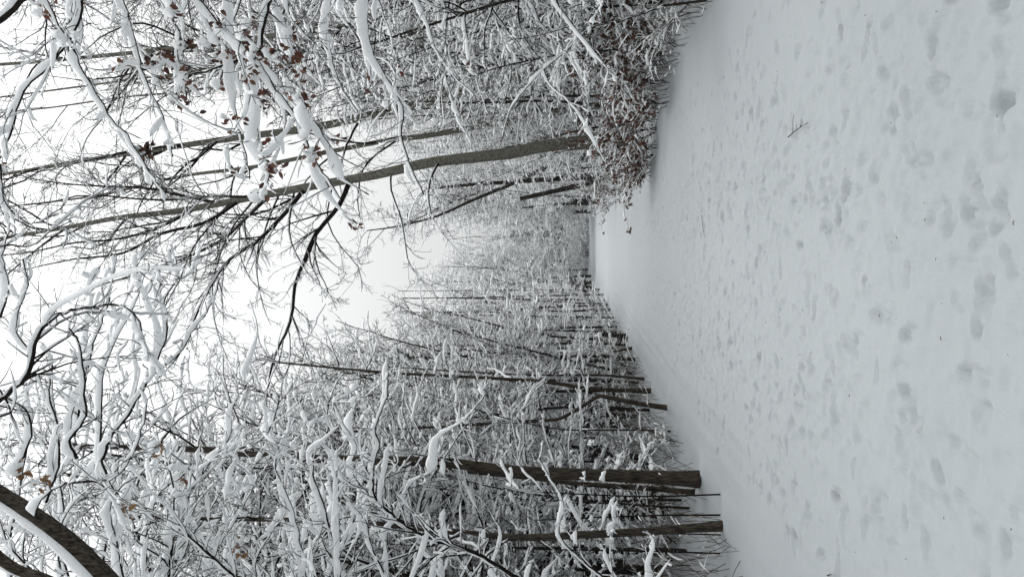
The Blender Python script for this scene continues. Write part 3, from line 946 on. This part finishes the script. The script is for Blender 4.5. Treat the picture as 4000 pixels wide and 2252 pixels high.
# right: beech with russet leaves
trb = (3.7, 5.6)
t, TP, TR = near_tree('leafy_beech', trb, 9, 0.10, (-0.02, 0, 1), '', M_BEECH)
for pts, Y, r0, r1, amt, lv, dy in [
    ([(700, -90), (776, 0), (877, 116), (1000, 233), (1078, 350), (1163, 466), (1217, 605), (1295, 722), (1334, 784)], 4.9, .016, .004, .075, .22, -.5),
    ([(440, -120), (481, 0), (528, 155), (559, 287), (600, 380), (644, 481), (675, 613)], 5.1, .012, .003, .070, .12, -.3),
    ([(330, -60), (303, 93), (233, 210), (93, 357), (47, 505), (0, 621), (-60, 720)], 4.8, .014, .005, .070, .03, .2),
    ([(287, 194), (330, 290), (388, 388), (440, 470), (497, 528), (590, 683), (640, 740)], 4.7, .009, .003, .050, .10, -.2),
    ([(900, -60), (905, 120), (908, 264), (915, 370), (924, 466), (955, 582), (975, 700)], 5.2, .010, .003, .062, .3, -.3),
    ([(1440, -60), (1435, 80), (1450, 194), (1536, 350), (1575, 435), (1567, 528), (1600, 640), (1655, 760)], 5.6, .013, .004, .062, .05, -.3),
    ([(1300, -60), (1280, 80), (1290, 200), (1330, 330), (1400, 440)], 5.8, .010, .003, .06, .08, -.2),
    ([(640, 20), (700, 130), (690, 230), (720, 290), (730, 380)], 5.0, .010, .003, .055, .3, -.1),
    ([(1120, -70), (1130, 60), (1190, 130), (1230, 170)], 5.0, .008, .003, .085, .0, 0),
    ([(1163, 466), (1230, 480), (1280, 560), (1330, 640), (1350, 700), (1440, 760)], 4.55, .008, .003, .060, .45, -.1),
    ([(1000, 233), (1010, 420), (1000, 560), (1040, 650), (1060, 740), (1150, 770)], 4.7, .007, .003, .06, .45, -.2),
    ([(0, 80), (60, 30), (130, -60)], 4.6, .02, .012, .06, .0, 0),
    ([(1600, -50), (1660, 60), (1700, 180), (1760, 280), (1860, 380)], 6.2, .009, .003, .055, .05, -.2),
    ([(160, -60), (210, 60), (250, 130), (290, 170)], 4.7, .012, .004, .085, .0, 0),
]:
    root = trb if pts[0][1] <= 90 and pts[0][0] > 100 else None
    near_branch(t, pts, Y, r0, r1 * 1.3, amt * .88, dy, trunk=root, leaves=lv, leaf_size=0.045, dens=(6.5, 7.5), third=1.5, lf=(0.08, 0.26), wide=.36)
# the dark fork
P = near_branch(t, [(1060, -60), (1055, 0), (1030, 100), (1012, 200), (940, 235), (860, 255), (800, 280), (720, 295), (660, 330)], 5.25, .028, .004, .05, -.2, trunk=trb, dens=(3, 6), leaves=.3, leaf_size=.062)
near_branch(t, [(1012, 200), (1040, 260), (1080, 300), (1120, 380)], 5.2, .014, .004, .05, -.1, dens=(3, 6), leaves=.2)
t.finish('near beech with thick snow and russet leaves reaching in from the top edge', 'tree', bark=M_BEECH)

# left: heavy snow-laden tree leaning over the top left corner
tlb = (-3.55, 5.0)
t, TP, TR = near_tree('overhanging_tree', tlb, 5.2, 0.13, (0.10, 0, 1), '', M_BROWN)
limb = poly([(620, 2420), (480, 2320), (390, 2230), (300, 2140), (180, 2045), (60, 1965), (-60, 1890), (-260, 1760)], 5.0, 0.06)
st = TP[0, 17]
limb = np.vstack([catmull([st, (st + limb[0]) / 2, limb[0]], .08)[:-1], limb])
LR = radii(limb, .078, .048)
tube(t.trunk, limb[None], LR[None], 14, .03); snow(t.snow, limb[None], LR[None], .13, PROF8, steep=.6, cut=.0, wide=.35, lump=.15)
limb2 = poly([(300, 2330), (170, 2262), (80, 2232), (0, 2180), (-80, 2100)], 5.3, 0.06)
tube(t.trunk, limb2[None], radii(limb2, .05, .04)[None], 10, .03); snow(t.snow, limb2[None], radii(limb2, .05, .04)[None], .09, PROF8, steep=.6)
for pts, Y, r0, r1, amt, lv, dy, tk in [
    ([(-90, 1720), (-40, 1600), (60, 1510), (101, 1475), (130, 1380), (155, 1297), (233, 1227), (326, 1204), (435, 1188), (500, 1205), (545, 1260), (550, 1340)], 4.9, .024, .004, .085, 0, -.3, 0),
    ([(300, 1790), (272, 1720), (333, 1623), (330, 1540), (326, 1452), (300, 1320), (271, 1281)], 5.0, .013, .004, .075, 0, -.2, 0),
    ([(290, 1700), (310, 1592), (342, 1452), (365, 1343), (404, 1242), (430, 1160)], 5.5, .012, .004, .075, 0, -.2, 0),
    ([(140, 2010), (155, 1950), (256, 1887), (427, 1872), (512, 1786), (560, 1650), (575, 1560)], 4.7, .010, .003, .070, .10, -.2, 0),
    ([(650, 2420), (660, 2252), (675, 2097), (714, 1980), (784, 1848), (823, 1802), (1000, 1724), (1060, 1660), (1090, 1560)], 6.0, .022, .004, .095, 0, -.5, 1),
    ([(1000, 2340), (908, 2244), (776, 2128), (683, 2011), (680, 1902), (650, 1800)], 5.6, .014, .004, .06, .04, -.2, 1),
    ([(1260, 2400), (1194, 2252), (1163, 2058), (1116, 1918), (1078, 1825), (1090, 1740)], 5.9, .013, .003, .075, 0, -.2, 1),
    ([(400, 1790), (435, 1700), (497, 1623), (590, 1468), (621, 1390), (652, 1281), (640, 1180), (700, 1080)], 5.4, .016, .004, .080, 0, -.4, 0),
    ([(590, 1468), (700, 1380), (760, 1280), (830, 1180), (860, 1080)], 5.35, .009, .003, .065, 0, -.2, 0),
    ([(60, 1830), (120, 1700), (100, 1600), (40, 1560), (-40, 1490)], 4.9, .012, .004, .08, 0, 0, 0),
    ([(180, 1960), (230, 1800), (220, 1640), (190, 1540), (210, 1400)], 5.3, .012, .004, .075, .05, -.1, 0),
    ([(480, 2260), (450, 2100), (430, 1980), (470, 1900), (560, 1850)], 5.4, .014, .004, .085, .0, 0, 1),
    ([(560, 2280), (560, 2150), (590, 2020), (620, 1930), (720, 1850)], 5.8, .013, .004, .080, 0, 0, 1),
    ([(0, 1240), (20, 1180), (30, 1100), (10, 1000), (40, 900)], 5.2, .010, .003, .07, 0, 0, 0),
    ([(130, 1380), (60, 1290), (80, 1190), (110, 1110), (90, 1010)], 4.85, .008, .003, .065, 0, 0, 0),
    ([(820, 2280), (840, 2160), (900, 2060), (960, 1960), (1010, 1850)], 6.2, .012, .003, .07, 0, 0, 1),
    ([(0, 640), (10, 760), (60, 840), (140, 870), (250, 800)], 5.1, .009, .003, .06, 0, 0, 0),
    ([(-80, 1000), (0, 960), (120, 960), (200, 900), (280, 860)], 5.1, .009, .003, .06, 0, 0, 0),
    ([(1010, 2300), (1000, 2190), (1060, 2080), (1130, 1990)], 6.3, .012, .003, .075, 0, 0, 1),
    ([(820, 1802), (900, 1700), (905, 1600), (960, 1500)], 5.8, .008, .003, .075, 0, 0, 0),
]:
    NB = near_branch(t, pts, Y, r0, r1 * 1.3, amt * .56, dy, trunk=tlb if tk else None, leaves=lv, dens=(11, 8.5), lf=(0.10, 0.42), leaf_size=.05, lmax=(.95, .34), wide=.34, third=1.5)
    Pq, Rq = spawn(NB[None], radii(NB, r0, .005)[None], 1.1, .1, .95, (15, 45), (.3, .7), .6, .5, 16, .07, -.01, .5, 1.5, .003)
    if len(Pq):
        tube(t.crown, Pq, Rq, 6); snow(t.snow, Pq, Rq, amt * .55, PROF8, cut=.05, steep=.9, wide=.36, lump=.3)
        snowy_twigs(t, Pq, Rq, amt * .42, (8, 8), (.12, .4), PROF6, (8, 6), .6, (.01, .02), .0025, 0, .05, 4, (28, 62), 1.0, (.7, .3), .13)
t.finish('near tree with thick dark limb in the bottom left corner and heavily snow-laden branches', 'tree', bark=M_BROWN, leaf=M_TAN)

# two taller trees just outside the picture whose fine boughs close the view overhead
def canopy_tree(name, base, H, side, nb, zlo, amt, label, bark, leaves=0.0, Lr=(2.0, 4.2), rmin=.0026):
    t, P, R = near_tree(name, base, H, 0.11, (-0.02 * side, 0, 1), '', bark)
    cand = np.where(P[0, :, 2] > zlo)[0]
    ii = rng.choice(cand, nb)
    a = (0 if side > 0 else PI) + rng.normal(size=nb) * 0.55
    e = np.radians(rng.uniform(5, 50, nb))
    D = np.stack([np.cos(a) * np.cos(e), np.sin(a) * np.cos(e), np.sin(e)], 1)
    P0, R0 = grow(P[0, ii], D, rng.uniform(*Lr, nb), rng.uniform(.014, .026, nb), 34, 0.075, -0.012, 0.2, 0.003)
    tube(t.crown, P0, R0, 6); snow(t.snow, P0, R0, amt * 1.25, PROF8, cut=.1, steep=1.1, wide=.36, lump=.4)
    snowy_twigs(t, P0, R0, amt, (5.5, 7), (.12, .36), PROF6, (10, 7), .45, (.0, .015), rmin, leaves, .05, 4, (25, 60), 2.0, (1.2, .42), .15)
    return t.finish(label, 'tree', bark=bark)


canopy_tree('canopy_tree', (-4.6, 7.6), 9.5, 1, 27, 4.0, .040, 'tree off the bottom edge whose snowy boughs cover the white sky on the lower left', M_BROWN, Lr=(2.2, 5.2))
canopy_tree('canopy_tree', (4.4, 9.0), 10.5, -1, 20, 4.8, .022, 'tree off the top edge whose thin snowy boughs hang before the grey beeches', M_BEECH, Lr=(2.0, 4.8))

# left, a little further: branching tree whose arching boughs cross in front of the rough trunk
tl2 = (-4.0, 7.6)
t, TP, TR = near_tree('arching_tree', tl2, 5.5, 0.07, (0.02, 0, 1), '', M_DARK)
for pts, Y, r0, r1, amt, dy, tk in [
    ([(2080, 2290), (2000, 2244), (1854, 2158), (1644, 2089), (1481, 1964), (1455, 1890), (1466, 1790), (1481, 1730), (1466, 1670), (1512, 1545), (1512, 1452)], 7.2, .024, .004, .075, -.5, 1),
    ([(1560, 2020), (1605, 1887), (1699, 1825), (1714, 1708), (1823, 1630), (1900, 1530)], 7.1, .012, .003, .070, -.4, 0),
    ([(1481, 1964), (1388, 1871), (1375, 1800), (1390, 1740), (1340, 1650), (1300, 1560)], 7.1, .012, .003, .070, -.3, 0),
    ([(1530, 2290), (1497, 2228), (1458, 2151), (1419, 2027), (1373, 1965), (1300, 1850)], 7.4, .013, .003, .075, -.2, 1),
    ([(2420, 2290), (2357, 2252), (2272, 2182), (2186, 2089), (2202, 1965), (2155, 1871), (2100, 1780)], 7.2, .014, .003, .060, -.2, 1),
    ([(1466, 1790), (1400, 1740), (1370, 1640), (1400, 1560)], 7.0, .009, .003, .065, 0, 0),
    ([(2560, 2290), (2540, 2200), (2560, 2120), (2520, 2060)], 7.3, .008, .003, .05, 0, 1),
    ([(1750, 2290), (1700, 2200), (1650, 2140), (1560, 2090)], 7.6, .010, .003, .07, 0, 1),
    ([(1950, 2290), (1930, 2200), (1960, 2090), (1920, 2000), (1870, 1930)], 7.5, .009, .003, .06, 0, 1),
    ([(1140, 2290), (1200, 2160), (1260, 2060), (1250, 1950), (1200, 1870)], 7.2, .011, .003, .07, 0, 1),
]:
    near_branch(t, pts, Y, r0, r1 * 1.3, amt * .75, dy, trunk=tl2 if tk else None, dens=(5.0, 6), lf=(0.1, 0.32), lmax=(.9, .34), third=1.5)
t.finish('tree with dark boughs topped by thick snow arching in front of the rough trunk', 'tree', bark=M_DARK)

# right middle distance: bent snow-laden sapling and its neighbour
t = Tree('bent_sapling', at(2700, 60, 9.6))
for pts, Y, r0, r1, amt, dy in [
    ([(2600, 22), (2574, 30), (2440, 75), (2310, 109), (2210, 200), (2124, 272), (2031, 373), (1990, 440), (1960, 540)], 9.8, .015, .005, .055, .2),
    ([(2124, 272), (2150, 330), (2230, 400), (2290, 480), (2330, 560), (2370, 640)], 9.9, .010, .003, .045, 0),
    ([(2310, 109), (2240, 100), (2100, 140), (1980, 160), (1860, 230)], 9.7, .012, .003, .05, 0),
]:
    near_branch(t, pts, Y, r0, r1, amt, dy, dens=(4.5, 6), lmax=(.8, .3), lf=(.15, .35), leaves=.12)
P = catmull([at(2760, 2, 9.6), at(2680, 12, 9.7), at(2600, 22, 9.8)], .1)
tube(t.trunk, P[None], radii(P, .018, .015)[None], 8, .04)
t.finish('snow-laden sapling bent in an arch at the top edge beside the snow', 'tree', bark=M_DARK)

# russet leaved beech brush right of the path
for px, py, Y, s, lab in [(2545, 560, 17.0, .95, 'russet-leaved beech shrub jutting furthest onto the path edge in front of the large beech'),
                          (2530, 640, 17.3, .62, 'low russet-leaved shrub at the tip of the right thicket, nearest the open path'),
                          (2560, 500, 16.2, 1.05, 'tall russet-leaved shrub right of the one in front of the large beech'),
                          (2560, 420, 15.8, 1.1, 'bushy russet-leaved shrub between the large beech and the bent sapling'),
                          (2600, 330, 14.0, 1.0, 'russet-leaved shrub with broken stalks before it, right of the beech'),
                          (2460, 690, 24.5, .8, 'small russet-leaved shrub beyond the open path tip, under the black trunks'),
                          (2400, 745, 33.0, .9, 'furthest russet-leaved shrub on the right edge of the path'),
                          (2560, 150, 13.6, 1.1, 'russet-leaved shrub nearest the right edge of the view')]:
    p = at(px, py, Y)
    put(SHL, p[0], Y, s * .92, lab, 'russet-leaved shrubs right of the path')


# ------------------------------------------------------------------ stalks, twigs fallen on the snow, undergrowth
def stalks(name, label, spots, Hs, mat, group=None):
    n = len(spots)
    p0 = np.array([[x, y, ground_z(x, y) - 0.05] for x, y in spots])
    D = np.stack([rng.normal(size=n) * 0.35, rng.normal(size=n) * 0.35, np.ones(n)], 1)
    P, R = grow(p0, D, rng.uniform(*Hs, n), rng.uniform(.0022, .0045, n), 6, .09, 0, .4)
    b = Buf(); tube(b, P, R, 4)
    P1, R1 = spawn(P, R, 2.0, .3, 1, (25, 60), (.2, .5), .6, .3, 4, .1)
    tube(b, P1, R1, 3)
    s = Buf(); snow(s, P1, R1, .02, PROF4)
    o = b.link(name, mat, None)
    tag(o, label, 'undergrowth', kind='stuff')
    if s.V:
        s.link('snow_cover', M_SNOW, o)


sp = [(-3.0 - abs(rng.normal()) * 0.7, y) for y in rng.uniform(7, 30, 520)] + [(-3.4 - rng.random() * 6, y) for y in rng.uniform(7, 30, 520)]
stalks('dry_undergrowth', 'thin dry twigs and stalks poking through the snow under the left thicket', sp, (.25, 1.3), M_STALK)
sp = [(2.8 + abs(rng.normal()) * 0.6, y) for y in rng.uniform(9, 24, 520)] + [(3.2 + rng.random() * 5, y) for y in rng.uniform(9, 28, 260)]
stalks('dry_undergrowth', 'thin dry stalks poking through the snow along the right verge', sp, (.2, 1.0), M_STALK)


def fallen(name, label, pts, r, Y_from_ground=True, sc=1.0):
    """a twig lying on the snow at ground points (x, y)"""
    P = np.array([[x, y, ground_z(x, y) + 0.012 + dz] for x, y, dz in pts])
    P = catmull(P, 0.02)
    b = Buf(); tube(b, P[None], radii(P, r, r * .5)[None], 5, .15)
    P1, R1 = spawn(P[None], radii(P, r, r * .5)[None], 9, .1, 1, (25, 60), (.12, .3), .6, .9, 5, .12, lmin=.03)
    P1[:, :, 2] = np.maximum(P1[:, :, 2], ground_z(*pts[0][:2]) + .008)
    tube(b, P1, R1, 4)
    o = b.link(name, M_TWIG, None, P[0]); o.location = P[0]
    return tag(o, label, 'twig')


def gp(px, py):
    d = c_f + c_r * ((1126 - py) / F_PX) + c_u * ((2000 - px) / F_PX)
    p = EYE + d * (EYE[2] / -d[2])
    return p[0], p[1]


a = gp(3085, 535); b = gp(3130, 505); c = gp(3175, 478)
fallen('fallen_twig', 'dark forked twig lying on the snow among the footprints right of centre', [(*a, .0), (*b, .015), (*c, .02)], .004)
a = gp(2745, 838); b = gp(2752, 880); c = gp(2758, 935)
fallen('fallen_twig', 'short thin twig on the trodden snow further up the path', [(*a, .0), (*b, .012), (*c, .0)], .003)
a = gp(3240, 2246); b = gp(3262, 2240)
fallen('fallen_twig', 'short straight twig on the snow at the left edge of the view', [(*a, .0), (*b, .01)], .004)
# crumbs of bark and bud scales on the trodden snow
n = 260
cx = rng.normal(size=n) * 1.2; cy = 2.4 + rng.random(n) ** 1.7 * 22
z0 = ground_base(cx, cy)
a_ = rng.uniform(0, 6.28, n); ln = rng.uniform(.002, .009, n)
Pc = np.stack([np.stack([cx + np.cos(a_) * ln * k, cy + np.sin(a_) * ln * k, z0 + .006 + .003 * (k == 0)], 1) for k in (-1, 0, 1)], 1)
bb = Buf(); tube(bb, Pc, np.repeat(rng.uniform(.0008, .002, n)[:, None], 3, 1), 4)
tag(bb.link('bark_litter', M_STALK, None), 'tiny dark bark crumbs and bud scales strewn over the trodden snow', 'litter', kind='stuff')
# bare shoots leaning out over the path from the right verge
t = Tree('leaning_shoot', (*gp(2530, 640), 0.1))
for pts in [[(2385, 650), (2440, 672), (2460, 712), (2510, 726)], [(2440, 672), (2470, 700), (2480, 690)], [(2440, 640), (2500, 680), (2545, 715)]]:
    P = poly(pts, 16.5, .05); tube(t.crown, P[None], radii(P, .006, .003)[None], 4)
    P1, R1 = spawn(P[None], radii(P, .006, .003)[None], 5, .2, 1, (25, 60), (.1, .3), .6, .5, 5, .12)
    tube(t.crown, P1, R1, 3); snow(t.snow, P1, R1, .02, PROF4)
P = catmull([at(2560, 600, 17), at(2480, 620, 16.8), at(2385, 650, 16.5)], .1); tube(t.trunk, P[None], radii(P, .009, .006)[None], 5)
t.finish('bare shoot arching from the right thicket out over the open path', 'shrub')

# ------------------------------------------------------------------ the wood beyond, one mass, plus unseen trees added to shade the ground
def far_wood(name, label, spots, seed, sa=1.0):
    V0 = [None]
    t = Tree(name, (0, 0, 0))
    n = len(spots)
    p0 = np.array([[x, y, ground_z(x, y) - .2] for x, y in spots])
    H = rng.uniform(10, 19, n) * np.where(p0[:, 1] > 110, 1.15, 1)
    D = np.stack([rng.normal(size=n) * .05, rng.normal(size=n) * .05, np.ones(n)], 1)
    P, R = grow(p0, D, H, rng.uniform(.05, .13, n), 8, .03, .05, .15)
    tube(t.crown, P, R, 5)
    P1, R1 = spawn(P, R, 3.2, .08, 1, (35, 75), (.1, .22), .4, .3, 6, .14, -.02, .6, 3.2, .006)
    P2, R2 = spawn(P1, R1, 3.2, .1, 1, (25, 65), (.2, .5), .6, .5, 5, .15, -.01, .25, 1.4, .0045)
    tube(t.crown, P1, R1, 3); tube(t.crown, P2, R2, 3)
    snow(t.snow, P1, R1, .062 * sa, PROF4); snow(t.snow, P2, R2, .052 * sa, PROF4)
    o = t.crown.link(name, M_TWIG, None)
    tag(o, label, 'forest', kind='stuff')
    t.snow.link('snow_cover', M_SNOW, o)


far_wood('left_wood', 'dense snowy wood far behind the left thicket, plus unseen trees added behind the camera', [(-8 - rng.random() ** 1.2 * 26, y) for y in rng.uniform(14, 80, 150)] + [(-4.5 - rng.random() * 22, y) for y in rng.uniform(-30, 6, 60)] + [(rng.uniform(-6, 0), y) for y in rng.uniform(-18, -4, 16)], 1)  # last two spot lists: out-of-view trees added to darken the near snow
far_wood('right_wood', 'dense snowy wood far behind the right thicket, plus unseen trees added behind the camera', [(7 + rng.random() ** 1.2 * 24, y) for y in rng.uniform(16, 85, 150)] + [(5 + rng.random() * 22, y) for y in rng.uniform(-30, 8, 60)] + [(rng.uniform(0, 6), y) for y in rng.uniform(-18, -4, 16)], 2)  # likewise, the negative-y spots are unseen trees added to block skylight
far_wood('distant_wood', 'dense snowy wood closing the end of the avenue', [(rng.uniform(-40, 40), y) for y in rng.uniform(150, 200, 110)] + [(rng.uniform(-9, 9), y) for y in rng.uniform(122, 160, 110)], 3, 0.55)

for lst in (SAP, SLIM, TALL, POLE, SHR, SHL):
    for e in lst:
        if e.name not in protos_used:
            for ch in list(e.children): bpy.data.objects.remove(ch)
            bpy.data.objects.remove(e)


# ------------------------------------------------------------------ a label of its own for every copied tree and shrub
LM_LOW = [(1856, 'the thickest rough trunk'), (1948, 'the dark straight trunk'), (2075, 'the slanting grey-brown trunk'), (2213, 'the lowest dark trunk'),
          (1600, 'the kinked trunk'), (1505, 'the brown trunk by the kinked one'), (1313, 'the snow-capped stump'), (1180, 'the far row of trunks')]
LM_UP = [(553, 'the large grey beech'), (255, 'the second thickest beech'), (85, 'the arched sapling'), (690, 'the thickest black trunk'), (792, 'the thin short black trunk')]
ORD = ['nearest', 'second nearest', 'third nearest', 'fourth nearest', 'fifth nearest', 'sixth nearest', 'seventh nearest', 'eighth nearest', 'ninth nearest', 'tenth nearest']
ORD += [w + ' nearest' for w in ('eleventh', 'twelfth', 'thirteenth', 'fourteenth', 'fifteenth', 'sixteenth', 'seventeenth', 'eighteenth', 'nineteenth', 'twentieth', *('twenty-' + q for q in ('first', 'second', 'third', 'fourth', 'fifth', 'sixth', 'seventh', 'eighth', 'ninth')), 'thirtieth', *('thirty-' + q for q in ('first', 'second', 'third', 'fourth', 'fifth', 'sixth', 'seventh', 'eighth', 'ninth')))]
KW = {'sapling': 'snow-laden sapling', 'snowy_tree': 'snow-crowned tree', 'bare_tree': 'grey tree with fine bare crown', 'slim_tree': 'bare-stemmed slim tree', 'shrub': 'snowy shrub', 'leafy_shrub': 'russet-leaved shrub'}
SIZE = {'slim_tree': (5.8, 8.0), 'sapling': (4.8, 6.4), 'snowy_tree': (9.5, 13.5), 'bare_tree': (18, 20), 'shrub': (1.3, 2.0), 'leafy_shrub': (1.3, 1.7)}
keys = {}
for o in list(COL.objects):
    k = o.name.split('.')[0]
    if o.parent or k not in KW or (k == 'leafy_shrub'): continue
    p = np.array(o.location) + np.array([0, 0, 1.0]) - EYE
    py = 1126 - F_PX * p.dot(c_r) / p.dot(c_f)
    far = o.location[1] > 66
    h = max((ch.dimensions.z for ch in o.children), default=1) * o.scale[0]
    lo, hi = SIZE[k]
    sz = 'short' if h < lo else ('tall' if h > hi else 'middling')
    if far:
        rel, lm = ('above' if py < 945 else 'below'), ('the distant path end' if o.location[1] < 95 else ('the horizon' if o.location[1] < 122 else 'the last gap'))
    else:
        py0, lm = min(LM_LOW if o.location[0] < 0 else LM_UP, key=lambda q: abs(q[0] - py))
        rel = 'above' if py < py0 else 'below'
    keys.setdefault((k, sz, rel, lm), []).append(o)
for (k, sz, rel, lm), os_ in keys.items():
    os_.sort(key=lambda o: o.location[1])
    for i, o in enumerate(os_):
        o['label'] = f"{sz} {KW[k]} {rel} {lm}, {ORD[min(i, len(ORD) - 1)]} of those"
